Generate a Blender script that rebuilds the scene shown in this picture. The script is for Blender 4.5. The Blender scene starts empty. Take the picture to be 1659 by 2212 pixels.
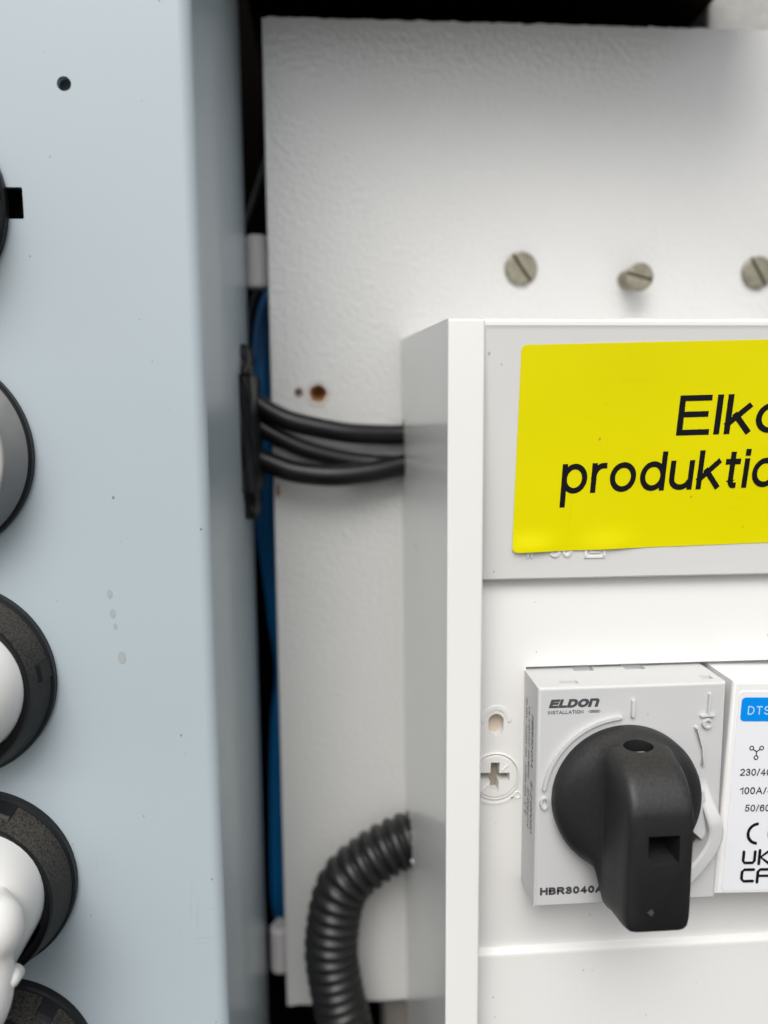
import bpy, bmesh, math, random
from mathutils import Vector, Matrix
from math import radians, sin, cos, pi

random.seed(7)
SC = bpy.context.scene
COL = SC.collection
MM = 0.001            # everything below is written in millimetres

# ------------------------------------------------------------------ camera
yaw, pitch, roll = radians(3.9), radians(7.6), radians(0.4)
Fv = Vector((sin(yaw) * cos(pitch), cos(yaw) * cos(pitch), -sin(pitch)))
R0 = Vector((cos(yaw), -sin(yaw), 0)); U0 = R0.cross(Fv)
Uv = U0 * cos(roll) + R0 * sin(roll); Rv = R0 * cos(roll) - U0 * sin(roll)
cd = bpy.data.cameras.new('camera'); cam = bpy.data.objects.new('camera', cd); COL.objects.link(cam)
m = Matrix((Rv, Uv, -Fv)).transposed().to_4x4(); cam.matrix_world = m
cd.sensor_fit = 'VERTICAL'; cd.sensor_height = 36; cd.sensor_width = 27
cd.lens = 36 * 1664 / 2212; cd.clip_start = 0.005; cd.clip_end = 50
cd.dof.use_dof = True; cd.dof.focus_distance = 0.160; cd.dof.aperture_fstop = 8.0
SC.camera = cam

# ------------------------------------------------------------------ sky and sun
SUN_EL, SUN_AZ = 49, 194       # degrees; azimuth from +Y clockwise (180 = behind the camera)
w = bpy.data.worlds.new('World'); SC.world = w; w.use_nodes = True
nt = w.node_tree; nt.nodes.clear()
sky = nt.nodes.new('ShaderNodeTexSky'); sky.sky_type = 'NISHITA'; sky.sun_disc = False
sky.sun_elevation = radians(SUN_EL); sky.sun_rotation = radians(SUN_AZ)
sky.air_density = 1.0; sky.dust_density = 4.0; sky.ozone_density = 1.0
hs = nt.nodes.new('ShaderNodeHueSaturation'); hs.inputs['Saturation'].default_value = 0.35
bg = nt.nodes.new('ShaderNodeBackground'); bg.inputs['Strength'].default_value = 0.145
out = nt.nodes.new('ShaderNodeOutputWorld')
nt.links.new(sky.outputs[0], hs.inputs['Color']); nt.links.new(hs.outputs[0], bg.inputs[0]); nt.links.new(bg.outputs[0], out.inputs[0])
sl = bpy.data.lights.new('sun', 'SUN'); sl.energy = 1.2; sl.angle = radians(34); sl.color = (1, 0.985, 0.955)
sun = bpy.data.objects.new('sun', sl); COL.objects.link(sun)
d = Vector((sin(radians(SUN_AZ)) * cos(radians(SUN_EL)), cos(radians(SUN_AZ)) * cos(radians(SUN_EL)), sin(radians(SUN_EL))))
sun.rotation_euler = d.to_track_quat('Z', 'Y').to_euler(); sun.location = d * 2

SC.view_settings.view_transform = 'Standard'; SC.view_settings.look = 'None'
SC.view_settings.gamma = 1; SC.view_settings.use_curve_mapping = False
SC.view_settings.exposure = 0.27
SC.render.engine = 'CYCLES'
SC.render.resolution_x, SC.render.resolution_y = 768, 1024

# ------------------------------------------------------------------ materials
def mat(name, col, rough=0.45, metal=0.0, bump=0.0, bscale=900, bdetail=3, mottle=0.0, mscale=60, specks=None,
        dust=None, spec=0.5, coat=0.0, coat_rough=0.1, stretch=None, scuff=0.0):
    M = bpy.data.materials.new(name); M.use_nodes = True
    n = M.node_tree.nodes; L = M.node_tree.links
    p = n['Principled BSDF']
    p.inputs['Base Color'].default_value = (*col, 1); p.inputs['Roughness'].default_value = rough
    p.inputs['Metallic'].default_value = metal; p.inputs['Specular IOR Level'].default_value = spec
    p.inputs['Coat Weight'].default_value = coat; p.inputs['Coat Roughness'].default_value = coat_rough
    g = n.new('ShaderNodeNewGeometry')
    pos = g.outputs['Position']
    if stretch:
        mp = n.new('ShaderNodeMapping'); mp.inputs['Scale'].default_value = stretch
        L.new(pos, mp.inputs[0]); bpos = mp.outputs[0]
    else:
        bpos = pos
    cur = None
    def rgb(c):
        r = n.new('ShaderNodeRGB'); r.outputs[0].default_value = (*c, 1); return r.outputs[0]
    def mix(a, b, fac):
        x = n.new('ShaderNodeMix'); x.data_type = 'RGBA'
        L.new(fac, x.inputs['Factor']); L.new(a, x.inputs['A']); L.new(b, x.inputs['B'])
        return x.outputs['Result']
    def ramp(v, a, b):
        x = n.new('ShaderNodeMapRange'); x.inputs['From Min'].default_value = a; x.inputs['From Max'].default_value = b
        L.new(v, x.inputs['Value']); return x.outputs[0]
    def noise(sc, det=3, src=None):
        x = n.new('ShaderNodeTexNoise'); x.inputs['Scale'].default_value = sc; x.inputs['Detail'].default_value = det
        L.new(src or pos, x.inputs['Vector']); return x.outputs[0]
    def mul(a, b):
        x = n.new('ShaderNodeMath'); x.operation = 'MULTIPLY'
        L.new(a, x.inputs[0])
        if isinstance(b, float): x.inputs[1].default_value = b
        else: L.new(b, x.inputs[1])
        return x.outputs[0]
    cur = rgb(col)
    if mottle:
        f = mul(ramp(noise(mscale, 5), 0.3, 0.7), mottle)
        cur = mix(cur, rgb([c * 0.55 for c in col]), f)
    if dust:   # (colour, amount, scale) settled on faces that look up
        dc, amt, sc = dust
        sep = n.new('ShaderNodeSeparateXYZ'); L.new(g.outputs['Normal'], sep.inputs[0])
        up = ramp(sep.outputs[2], -0.35, 0.7)
        f = mul(mul(ramp(noise(sc, 8), 0.32, 0.62), up), amt)
        cur = mix(cur, rgb(dc), f)
    if specks:
        for (sc, size, keep, scol, amt) in specks:
            v = n.new('ShaderNodeTexVoronoi'); v.inputs['Scale'].default_value = sc
            wob = n.new('ShaderNodeMapping'); wob.inputs['Scale'].default_value = (1.0, 0.02, 0.75)
            L.new(pos, wob.inputs[0]); L.new(wob.outputs[0], v.inputs['Vector'])
            sepc = n.new('ShaderNodeSeparateColor'); L.new(v.outputs['Color'], sepc.inputs[0])
            szr = n.new('ShaderNodeMapRange'); szr.inputs['To Min'].default_value = size * 0.35; szr.inputs['To Max'].default_value = size * 1.25
            L.new(sepc.outputs[2], szr.inputs['Value'])
            dv = n.new('ShaderNodeMath'); dv.operation = 'DIVIDE'; L.new(v.outputs['Distance'], dv.inputs[0]); L.new(szr.outputs[0], dv.inputs[1])
            dot = ramp(dv.outputs[0], 1.0, 0.4)
            gate = n.new('ShaderNodeMath'); gate.operation = 'LESS_THAN'; gate.inputs[1].default_value = keep
            L.new(sepc.outputs[0], gate.inputs[0])
            f = mul(mul(mul(dot, gate.outputs[0]), ramp(sepc.outputs[1], 0, 1)), amt)
            cur = mix(cur, rgb(scol), f)
    if scuff:
        for rot, sc3 in ((0.5, (900, 10, 60)), (-0.35, (60, 10, 1100))):
            mp = n.new('ShaderNodeMapping'); mp.inputs['Rotation'].default_value = (0, rot, 0); mp.inputs['Scale'].default_value = sc3
            L.new(pos, mp.inputs[0])
            streak = ramp(noise(1.0, 2, mp.outputs[0]), 0.66, 0.74)
            patch = ramp(noise(28, 3), 0.52, 0.66)
            cur = mix(cur, rgb([c * 0.62 for c in col]), mul(mul(streak, patch), scuff))
    L.new(cur, p.inputs['Base Color'])
    rr = n.new('ShaderNodeMapRange'); rr.inputs['To Min'].default_value = rough * 0.85; rr.inputs['To Max'].default_value = min(1, rough * 1.18)
    L.new(noise(130, 4), rr.inputs['Value']); L.new(rr.outputs[0], p.inputs['Roughness'])
    if bump:
        b = n.new('ShaderNodeBump'); b.inputs['Strength'].default_value = 1.0; b.inputs['Distance'].default_value = bump * MM
        L.new(noise(bscale, bdetail, bpos), b.inputs['Height']); L.new(b.outputs[0], p.inputs['Normal'])
        if coat: L.new(b.outputs[0], p.inputs['Coat Normal'])
    return M

SPK = lambda amt: [(240, 0.075, 0.7, (0.05, 0.047, 0.045), amt), (85, 0.034, 0.6, (0.09, 0.08, 0.06), amt)]
MT = {
    'cabinet': mat('grey_enamel', (0.43, 0.50, 0.535), 0.34, bump=0.016, bscale=620, specks=SPK(0.85), spec=0.35, coat=0.22, coat_rough=0.05, mottle=0.07, mscale=18, scuff=0.35),
    'panel': mat('white_gloss_paint', (0.63, 0.632, 0.618), 0.32, bump=0.27, bscale=600, bdetail=3, mottle=0.07, mscale=22, coat=0.6, coat_rough=0.08),
    'box': mat('white_abs', (0.80, 0.797, 0.77), 0.34, scuff=0.07, coat=0.5, coat_rough=0.05, bump=0.006, bscale=2500, specks=SPK(0.5), mottle=0.02, mscale=40),
    'boxface': mat('white_abs_satin', (0.735, 0.732, 0.712), 0.42, scuff=0.07, bump=0.008, bscale=3000, specks=SPK(0.6), mottle=0.03, mscale=40),
    'switch': mat('light_grey_polyamide', (0.55, 0.555, 0.555), 0.5, bump=0.006, bscale=3500, specks=SPK(0.45)),
    'meter': mat('white_polycarbonate', (0.80, 0.795, 0.785), 0.35, specks=SPK(0.4)),
    'meterlabel': mat('white_foil', (0.78, 0.79, 0.82), 0.3),
    'blueprint': mat('blue_print', (0.0, 0.25, 0.78), 0.35),
    'paleprint': mat('pale_blue_print', (0.45, 0.68, 0.92), 0.4),
    'ink': mat('black_ink', (0.006, 0.006, 0.008), 0.55, spec=0.2),
    'greyink': mat('grey_ink', (0.06, 0.063, 0.07), 0.55),
    'yellow': mat('yellow_vinyl', (0.81, 0.74, 0.0), 0.42, coat=0.25, coat_rough=0.18, spec=0.22, mottle=0.05, mscale=35, scuff=0.2, specks=SPK(0.6), bump=0.005, bscale=2500),
    'knob': mat('black_nylon', (0.013, 0.013, 0.014), 0.5, spec=0.4, bump=0.012, bscale=2600, dust=((0.07, 0.068, 0.062), 0.22, 1600)),
    'rubber': mat('black_rubber', (0.008, 0.0085, 0.0095), 0.42, spec=0.3),
    'cable': mat('black_cable_sheath', (0.007, 0.007, 0.0085), 0.34, spec=0.35),
    'conduit': mat('black_conduit', (0.009, 0.009, 0.010), 0.36, spec=0.45, dust=((0.05, 0.048, 0.044), 0.2, 500)),
    'socket': mat('black_socket_plastic', (0.008, 0.0085, 0.009), 0.5, spec=0.3, dust=((0.11, 0.098, 0.078), 0.6, 2200)),
    'socketgrey': mat('grey_socket_plastic', (0.26, 0.26, 0.26), 0.5, mottle=0.35, mscale=90, dust=((0.36, 0.33, 0.28), 0.5, 250)),
    'socketridge': mat('grey_socket_ridge', (0.40, 0.395, 0.385), 0.5, mottle=0.3, mscale=150),
    'socketlid': mat('grey_socket_lid', (0.17, 0.17, 0.18), 0.5),
    'plug': mat('white_plug', (0.76, 0.75, 0.72), 0.33, mottle=0.08, mscale=70, specks=SPK(0.4)),
    'blue': mat('blue_cable_sheath', (0.006, 0.17, 0.44), 0.4),
    'wire': mat('dark_grey_wire', (0.06, 0.06, 0.075), 0.4),
    'clip': mat('white_clip', (0.62, 0.60, 0.60), 0.4),
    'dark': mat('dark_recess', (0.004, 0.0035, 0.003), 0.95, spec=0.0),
    'rust': mat('rusty_brown', (0.02, 0.012, 0.008), 0.9, spec=0.1, mottle=0.6, mscale=200),
    'concrete': mat('grey_render', (0.42, 0.42, 0.40), 0.85, bump=0.5, bscale=260, mottle=0.5, mscale=150),
    'beige': mat('beige_board', (0.42, 0.39, 0.34), 0.7, mottle=0.3, mscale=60),
    'screw': mat('aged_brass_screw', (0.30, 0.28, 0.21), 0.5, metal=0.4, bump=0.03, bscale=900, mottle=0.8, mscale=420),
    'steel': mat('bright_steel', (0.6, 0.62, 0.64), 0.2, metal=1.0),
    'wood': mat('splintered_wood', (0.36, 0.17, 0.06), 0.9, mottle=0.7, mscale=500, bump=0.3, bscale=800),
    'stain': mat('dried_drip', (0.36, 0.39, 0.40), 0.6),
    'holefloor': mat('yellowed_abs', (0.55, 0.48, 0.40), 0.5),
    'recess_shade': mat('shaded_abs', (0.30, 0.26, 0.20), 0.7),  # darker brown plastic: shade of the screw's cross recess put into the colour
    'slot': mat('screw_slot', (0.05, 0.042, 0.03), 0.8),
}

# ------------------------------------------------------------------ helpers (all coordinates in mm)
def thing(name, label, cat, loc, group=None, tilt=0.0):
    o = bpy.data.objects.new(name, None); COL.objects.link(o)
    o.empty_display_size = 0.01; o.location = Vector(loc) * MM; o.rotation_euler = (0, radians(tilt), 0)
    o['label'] = label; o['category'] = cat
    if group: o['group'] = group
    return o
def tag(o, label, cat, group=None):
    o['label'] = label; o['category'] = cat
    if group: o['group'] = group
    return o
ROOTLOC = {}
def root_loc(p):
    v = Vector((0, 0, 0))
    while p is not None:
        v += p.location; p = p.parent
    return v
def obj(name, bm, m, parent=None, smooth=False, origin=None, label=None):
    """bm (world mm) -> linked mesh object; children are stored relative to their parent"""
    me = bpy.data.meshes.new(name)
    off = root_loc(parent) if parent else (Vector(origin) * MM if origin else Vector((0, 0, 0)))
    bmesh.ops.recalc_face_normals(bm, faces=bm.faces)
    bmesh.ops.transform(bm, matrix=Matrix.Translation(-off) @ Matrix.Scale(MM, 4), verts=bm.verts)
    bm.to_mesh(me); bm.free()
    me.materials.append(MT[m])
    o = bpy.data.objects.new(name, me); COL.objects.link(o)
    if parent: o.parent = parent
    else: o.location = off
    if smooth is True:
        for p in me.polygons: p.use_smooth = True
    elif smooth:
        for p in me.polygons: p.use_smooth = True
        me.set_sharp_from_angle(angle=radians(smooth))
        wn = o.modifiers.new('weighted', 'WEIGHTED_NORMAL'); wn.mode = 'FACE_AREA'; wn.weight = 100; wn.keep_sharp = True
    if label: o['label'] = label
    return o
def new(): return bmesh.new()
def box(x0, x1, y0, y1, z0, z1, bev=0.0, seg=2, bm=None, edges=None):
    b = bm or new()
    vs = [b.verts.new(p) for p in ((x0, y0, z0), (x1, y0, z0), (x1, y1, z0), (x0, y1, z0), (x0, y0, z1), (x1, y0, z1), (x1, y1, z1), (x0, y1, z1))]
    fs = [b.faces.new([vs[i] for i in f]) for f in ((0, 3, 2, 1), (4, 5, 6, 7), (0, 1, 5, 4), (1, 2, 6, 5), (2, 3, 7, 6), (3, 0, 4, 7))]
    if bev:
        es = list({e for f in fs for e in f.edges})
        bmesh.ops.bevel(b, geom=es, offset=bev, segments=seg, profile=0.5, affect='EDGES')
    return b
def hexa(front, back, bev=0.0, seg=2):
    """front/back: four points each (clockwise) -> closed six-sided solid"""
    b = new(); f = [b.verts.new(p) for p in front]; k = [b.verts.new(p) for p in back]
    b.faces.new(f); b.faces.new(k[::-1])
    for i in range(4):
        j = (i + 1) % 4; b.faces.new((f[j], f[i], k[i], k[j]))
    if bev:
        bmesh.ops.bevel(b, geom=list(b.edges), offset=bev, segments=seg, profile=0.5, affect='EDGES')
    return b
def loft(rings, cap0=True, cap1=True, closed=True, bm=None):
    b = bm or new()
    R = [[b.verts.new(p) for p in r] for r in rings]
    n = len(R[0])
    for a, c in zip(R, R[1:]):
        for i in range(n if closed else n - 1):
            j = (i + 1) % n
            b.faces.new((a[i], a[j], c[j], c[i]))
    if cap0: b.faces.new(R[0][::-1])
    if cap1: b.faces.new(R[-1])
    return b
def lathe(cx, cz, prof, n=72, cap0=True, cap1=True, bm=None, tilt=(0, 0)):
    """profile of (radius, y) turned about an axis along Y"""
    y0 = prof[0][1]
    rings = [[(cx + r * cos(2 * pi * i / n) + tilt[0] * (y - y0), y, cz + r * sin(2 * pi * i / n) + tilt[1] * (y - y0)) for i in range(n)] for r, y in prof]
    return loft(rings, cap0, cap1, bm=bm)
def smooth_path(pts, n):
    P = [Vector(p) for p in pts]; P = [P[0] * 2 - P[1]] + P + [P[-1] * 2 - P[-2]]
    res = []
    segs = len(P) - 3
    for k in range(n + 1):
        t = k / n * segs; i = min(int(t), segs - 1); u = t - i
        a, b_, c, d_ = P[i:i + 4]
        res.append(0.5 * ((2 * b_) + (-a + c) * u + (2 * a - 5 * b_ + 4 * c - d_) * u * u + (-a + 3 * b_ - 3 * c + d_) * u ** 3))
    # even spacing along the curve
    L = [0]
    for a, b_ in zip(res, res[1:]): L.append(L[-1] + (b_ - a).length)
    ev = []; j = 0
    for k in range(n + 1):
        s = L[-1] * k / n
        while j < n - 1 and L[j + 1] < s: j += 1
        u = (s - L[j]) / max(1e-9, L[j + 1] - L[j]); ev.append(res[j].lerp(res[j + 1], u))
    return ev, L[-1]
def tube(pts, rad, n=24, steps=60, bm=None, squash=1.0):
    path, Lg = smooth_path(pts, steps)
    rings = []; up = Vector((0, 1, 0.01))
    for k, p in enumerate(path):
        t = (path[min(k + 1, steps)] - path[max(k - 1, 0)]).normalized()
        a = (up - t * up.dot(t)).normalized(); b_ = t.cross(a)
        r = rad(k / steps, Lg) if callable(rad) else rad
        rings.append([p + a * (r * cos(2 * pi * i / n) * squash) + b_ * (r * sin(2 * pi * i / n)) for i in range(n)])
    return loft(rings, bm=bm)
def poly_prism(pts2, y0, y1, bev=0.0, seg=2):
    """outline of (x, z) points, extruded from y0 (front) to y1"""
    b = new()
    f = [b.verts.new((x, y0, z)) for x, z in pts2]; k = [b.verts.new((x, y1, z)) for x, z in pts2]
    ff = b.faces.new(f); b.faces.new(k[::-1])
    for i in range(len(f)):
        j = (i + 1) % len(f); b.faces.new((f[j], f[i], k[i], k[j]))
    if bev:
        bmesh.ops.bevel(b, geom=list(ff.edges), offset=bev, segments=seg, profile=0.5, affect='EDGES')
    return b
def rrect(x0, x1, z0, z1, r, n=6):
    P = []
    for cx, cz, a0 in ((x1 - r, z1 - r, 0), (x0 + r, z1 - r, 90), (x0 + r, z0 + r, 180), (x1 - r, z0 + r, 270)):
        for k in range(n + 1):
            a = radians(a0 + 90 * k / n); P.append((cx + r * cos(a), cz + r * sin(a)))
    return P
def stroke(pts2, wd, y0, y1, bev=0.0, caps=5):
    """flat bar of width wd with round ends along (x, z) points"""
    P = [Vector(p) for p in pts2]; lft, rgt = [], []
    for i, p in enumerate(P):
        t = (P[min(i + 1, len(P) - 1)] - P[max(i - 1, 0)]).normalized(); nrm = Vector((-t.y, t.x))
        lft.append(p + nrm * wd / 2); rgt.append(p - nrm * wd / 2)
    def cap(c, t):
        a0 = math.atan2(t.y, t.x); return [c + Vector((cos(a0 + pi / 2 - pi * k / caps), sin(a0 + pi / 2 - pi * k / caps))) * wd / 2 for k in range(1, caps)]
    out = lft + cap(P[-1], (P[-1] - P[-2]).normalized()) + rgt[::-1] + cap(P[0], (P[0] - P[1]).normalized())
    return poly_prism([tuple(q) for q in out], y0, y1, bev, 2)
def arc2(cx, cz, r, a0, a1, n=24, rz=None):
    rz = rz or r
    return [(cx + r * cos(radians(a0 + (a1 - a0) * k / n)), cz + rz * sin(radians(a0 + (a1 - a0) * k / n))) for k in range(n + 1)]
def ring_bar(cx, cz, r, wd, y0, y1, rz=None, n=32):
    """raised ring (embossed): half-round section"""
    rz = rz or r
    sec = [(wd / 2, y1), (wd / 2, (y0 + y1) / 2), (wd / 4, y0), (-wd / 4, y0), (-wd / 2, (y0 + y1) / 2), (-wd / 2, y1)]
    rings = [[(cx + (r + s) * cos(2 * pi * i / n), y, cz + (rz + s) * sin(2 * pi * i / n)) for s, y in sec] for i in range(n)]
    b = new(); V = [[b.verts.new(p) for p in r_] for r_ in rings]
    for i in range(n):
        a, c = V[i], V[(i + 1) % n]
        for k in range(len(sec)):
            j = (k + 1) % len(sec); b.faces.new((a[k], a[j], c[j], c[k]))
    return b
def join(*bms):
    b = bms[0]
    for o in bms[1:]:
        me = bpy.data.meshes.new('tmp'); o.to_mesh(me); o.free(); b.from_mesh(me); bpy.data.meshes.remove(me)
    return b
def cut(o, cutters):
    """subtract bmeshes (world mm) from o and store the result"""
    off = root_loc(o.parent) if o.parent else o.location
    tmp = []
    for c in cutters:
        me = bpy.data.meshes.new('cutter'); bmesh.ops.recalc_face_normals(c, faces=c.faces)
        bmesh.ops.transform(c, matrix=Matrix.Translation(-off) @ Matrix.Scale(MM, 4), verts=c.verts); c.to_mesh(me); c.free()
        me.transform(Matrix.Scale(1, 4))
        k = bpy.data.objects.new('cutter', me); COL.objects.link(k)
        k.matrix_world = o.matrix_basis.copy() if not o.parent else Matrix.Identity(4)
        tmp.append(k)
    had = [m_.type for m_ in o.modifiers]; o.modifiers.clear()
    par = o.parent; o.parent = None; mb = o.matrix_basis.copy()
    o.matrix_basis = Matrix.Identity(4)
    for k in tmp:
        k.matrix_world = Matrix.Identity(4)
        md = o.modifiers.new('cut', 'BOOLEAN'); md.operation = 'DIFFERENCE'; md.solver = 'EXACT'; md.object = k
    bpy.context.view_layer.update()
    dg = bpy.context.evaluated_depsgraph_get()
    me = bpy.data.meshes.new_from_object(o.evaluated_get(dg)); me.name = o.name
    o.modifiers.clear(); o.data = me
    for k in tmp: bpy.data.objects.remove(k)
    o.parent = par; o.matrix_basis = mb
    if 'WEIGHTED_NORMAL' in had:
        wn = o.modifiers.new('weighted', 'WEIGHTED_NORMAL'); wn.mode = 'FACE_AREA'; wn.weight = 100; wn.keep_sharp = True
    return o
def EA(cx, cy, rx, ry, a0, a1, n=14):
    return [(cx + rx * cos(radians(a0 + (a1 - a0) * k / n)), cy + ry * sin(radians(a0 + (a1 - a0) * k / n))) for k in range(n + 1)]
XH = 0.72
BOWL = EA(0.5, XH / 2, 0.5, XH / 2, 0, 360, 28)
GLY = {   # width, strokes in a box one cap-height tall (a plain grotesque)
    'E': (0.66, [[(1, 0), (0, 0), (0, 1), (0.97, 1)], [(0, 0.53), (0.9, 0.53)]]),
    'L': (0.56, [[(0, 1), (0, 0), (1, 0)]]),
    'D': (0.74, [[(0, 0), (0, 1), (0.4, 1)] + EA(0.45, 0.5, 0.55, 0.5, 84, -84, 18) + [(0.4, 0), (0, 0)]]),
    'O': (0.84, [EA(0.5, 0.5, 0.5, 0.5, 0, 360, 30)]),
    '0': (0.56, [EA(0.5, 0.5, 0.5, 0.5, 0, 360, 28)]),
    'N': (0.74, [[(0, 0), (0, 1), (1, 0), (1, 1)]]),
    'n': (0.74, [[(0, 0), (0, 1), (0.6, 1)] + EA(0.62, 0.7, 0.38, 0.3, 85, 0, 8) + [(1, 0)]]),
    'I': (0.0, [[(0.5, 0), (0.5, 1)]]),
    'S': (0.64, [EA(0.5, 0.755, 0.46, 0.245, 20, 270, 16)[:-1] + [(0.5, 0.51)] + EA(0.5, 0.255, 0.5, 0.255, 88, -160, 18)]),
    'T': (0.66, [[(0, 1), (1, 1)], [(0.5, 1), (0.5, 0)]]),
    'A': (0.80, [[(0, 0), (0.5, 1), (1, 0)], [(0.2, 0.33), (0.8, 0.33)]]),
    'H': (0.72, [[(0, 0), (0, 1)], [(1, 0), (1, 1)], [(0, 0.53), (1, 0.53)]]),
    'B': (0.66, [[(0, 0), (0, 1), (0.5, 1)] + EA(0.55, 0.765, 0.36, 0.235, 80, -80, 12) + [(0.5, 0.53), (0, 0.53)], [(0.5, 0.53)] + EA(0.57, 0.265, 0.43, 0.265, 80, -80, 12) + [(0.5, 0), (0, 0)]]),
    'R': (0.72, [[(0, 0), (0, 1), (0.55, 1)] + EA(0.6, 0.745, 0.34, 0.255, 80, -80, 12) + [(0.5, 0.49), (0, 0.49)], [(0.5, 0.49), (1, 0)]]),
    'P': (0.64, [[(0, 0), (0, 1), (0.55, 1)] + EA(0.6, 0.73, 0.4, 0.27, 80, -80, 12) + [(0.5, 0.46), (0, 0.46)]]),
    'C': (0.78, [EA(0.5, 0.5, 0.5, 0.5, 40, 320, 26)]),
    'U': (0.70, [[(0, 1)] + EA(0.5, 0.36, 0.5, 0.36, 180, 360, 16) + [(1, 1)]]),
    'V': (0.76, [[(0, 1), (0.5, 0), (1, 1)]]),
    'Z': (0.66, [[(0, 1), (1, 1), (0, 0), (1, 0)]]),
    '1': (0.36, [[(1, 0), (1, 1), (0.75, 0.86), (0.0, 0.74)]]),
    '2': (0.56, [EA(0.5, 0.72, 0.48, 0.28, 165, -20, 14) + [(0.75, 0.42), (0.1, 0.1), (0, 0), (1, 0)]]),
    '3': (0.56, [EA(0.48, 0.755, 0.42, 0.245, 160, -80, 14) + [(0.35, 0.52)], [(0.35, 0.52)] + EA(0.48, 0.265, 0.5, 0.265, 85, -160, 16)]),
    '4': (0.60, [[(0.72, 0), (0.72, 1), (0, 0.3), (1, 0.3)]]),
    '5': (0.56, [[(0.95, 1), (0.2, 1), (0.08, 0.5)] + EA(0.48, 0.32, 0.5, 0.32, 130, -160, 18)]),
    '6': (0.56, [EA(0.5, 0.32, 0.5, 0.32, 0, 360, 24), [(0.95, 0.82)] + EA(0.5, 0.6, 0.5, 0.4, 70, 180, 10) + [(0, 0.32)]]),
    '7': (0.56, [[(0, 1), (1, 1), (0.5, 0.5), (0.3, 0)]]),
    '9': (0.56, [EA(0.5, 0.68, 0.5, 0.32, 0, 360, 24), [(1, 0.68)] + EA(0.5, 0.4, 0.5, 0.4, 0, -110, 10)]),
    '/': (0.30, [[(0, 0), (1, 1)]]), '-': (0.3, [[(0, 0.37), (1, 0.37)]]),
    'l': (0.0, [[(0.5, 0), (0.5, 1)]]),
    'i': (0.0, [[(0.5, 0), (0.5, XH)], [(0.5, 0.965), (0.5, 1)]]),
    'k': (0.50, [[(0, 0), (0, 1)], [(0.95, XH), (0, 0.22)], [(0.36, 0.46), (1, 0)]]),
    'o': (0.58, [BOWL]),
    'p': (0.56, [[(0, -0.28), (0, XH)], BOWL]),
    'd': (0.56, [[(1, 0), (1, 1)], BOWL]),
    'r': (0.26, [[(0, 0), (0, XH)], [(0, 0.40)] + EA(0.95, 0.40, 0.95, XH - 0.40, 165, 85, 8)]),
    'u': (0.52, [[(0, XH)] + EA(0.48, 0.26, 0.48, 0.26, 180, 330, 12), [(1, XH), (1, 0)]]),
    't': (0.28, [[(0.45, 0.93)] + [(0.45, 0.16)] + EA(0.75, 0.16, 0.3, 0.16, 180, 280, 6), [(0, XH), (1, XH)]]),
    'e': (0.54, [[(0, XH * 0.52), (1, XH * 0.52)] + EA(0.5, XH / 2, 0.5, XH / 2, 5, 320, 24)]),
    'h': (0.50, [[(0, 0), (0, 1)], [(0, 0.4)] + EA(0.5, 0.42, 0.5, XH - 0.42, 170, 0, 10) + [(1, 0)]]),
    'z': (0.46, [[(0, XH), (1, XH), (0, 0), (1, 0)]]),
    ' ': (0.28, []),
}
def text_bm(body, place, height, x0, width=None, shear=0.0, weight=0.13, gap=0.11, **kw):
    """flat printed letters; place(u, v, d) -> world point; height = cap height, weight = stroke / cap height"""
    hs = weight / 2; items = []; x = 0.0
    for ch in body:
        w_, strokes = GLY[ch]
        for P in strokes:
            top = 1.0
            items.append([(x + hs + px_ * w_, (py if py < 0 else hs + py * (1 - 2 * hs))) for px_, py in P])
        x += w_ + 2 * hs + (gap if ch != ' ' else 0)
    total = x - gap
    sx = (width / total) if width else height
    b = new(); d_ = 0.0
    for P in items:
        closed = (Vector(P[0]) - Vector(P[-1])).length < 1e-6
        Q = [Vector(p) for p in (P[:-1] if closed else P)]; n = len(Q); A, B = [], []
        for i, p in enumerate(Q):
            pr = Q[i - 1] if (i or closed) else None; nx = Q[(i + 1) % n] if (i < n - 1 or closed) else None
            t1 = (p - pr).normalized() if pr is not None else None; t2 = (nx - p).normalized() if nx is not None else None
            t1 = t1 or t2; t2 = t2 or t1
            m_ = t1 + t2; m_ = m_.normalized() if m_.length > 1e-3 else t1
            nr = Vector((-m_.y, m_.x)); k = 1 / max(0.55, nr.dot(Vector((-t1.y, t1.x))))
            e0 = Vector((0, 0))
            if not closed and i == 0: e0 = -t2 * hs * 0.98
            if not closed and i == n - 1: e0 = t1 * hs * 0.98
            if not closed and len(Q) == 2 and Q[0].x == Q[1].x and body == '': e0 *= 0
            A.append(p + e0 + nr * hs * k); B.append(p + e0 - nr * hs * k)
        def W(q): return place(x0 + q.x * sx + shear * q.y * height, q.y * height, 0) + Vector((0, -d_, 0))
        VA = [b.verts.new(W(q)) for q in A]; VB = [b.verts.new(W(q)) for q in B]
        for i in range(n if closed else n - 1):
            j = (i + 1) % n; b.faces.new((VA[i], VA[j], VB[j], VB[i]))
        d_ += 0.0025
    return b

# ------------------------------------------------------------------ setting: the dark recess that holds everything
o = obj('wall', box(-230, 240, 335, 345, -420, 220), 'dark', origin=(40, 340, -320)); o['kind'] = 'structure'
o = obj('ceiling', box(-24, 124, 183, 334, 128, 136, 0.6), 'rust', origin=(80, 250, 128)); o['kind'] = 'structure'

o = obj('masonry_pier', box(124.9, 240, 262, 330, -420, 210, 1.0), 'concrete', origin=(180, 296, -320))
tag(o, 'rough grey masonry pier showing at the top right above the white panel', 'pier')
o = obj('timber_batten', box(16.8, 120, 262, 285, -330, -222, 0.8), 'beige', origin=(60, 270, -330))
tag(o, 'beige timber batten below the lower edge of the white panel', 'batten')

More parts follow.
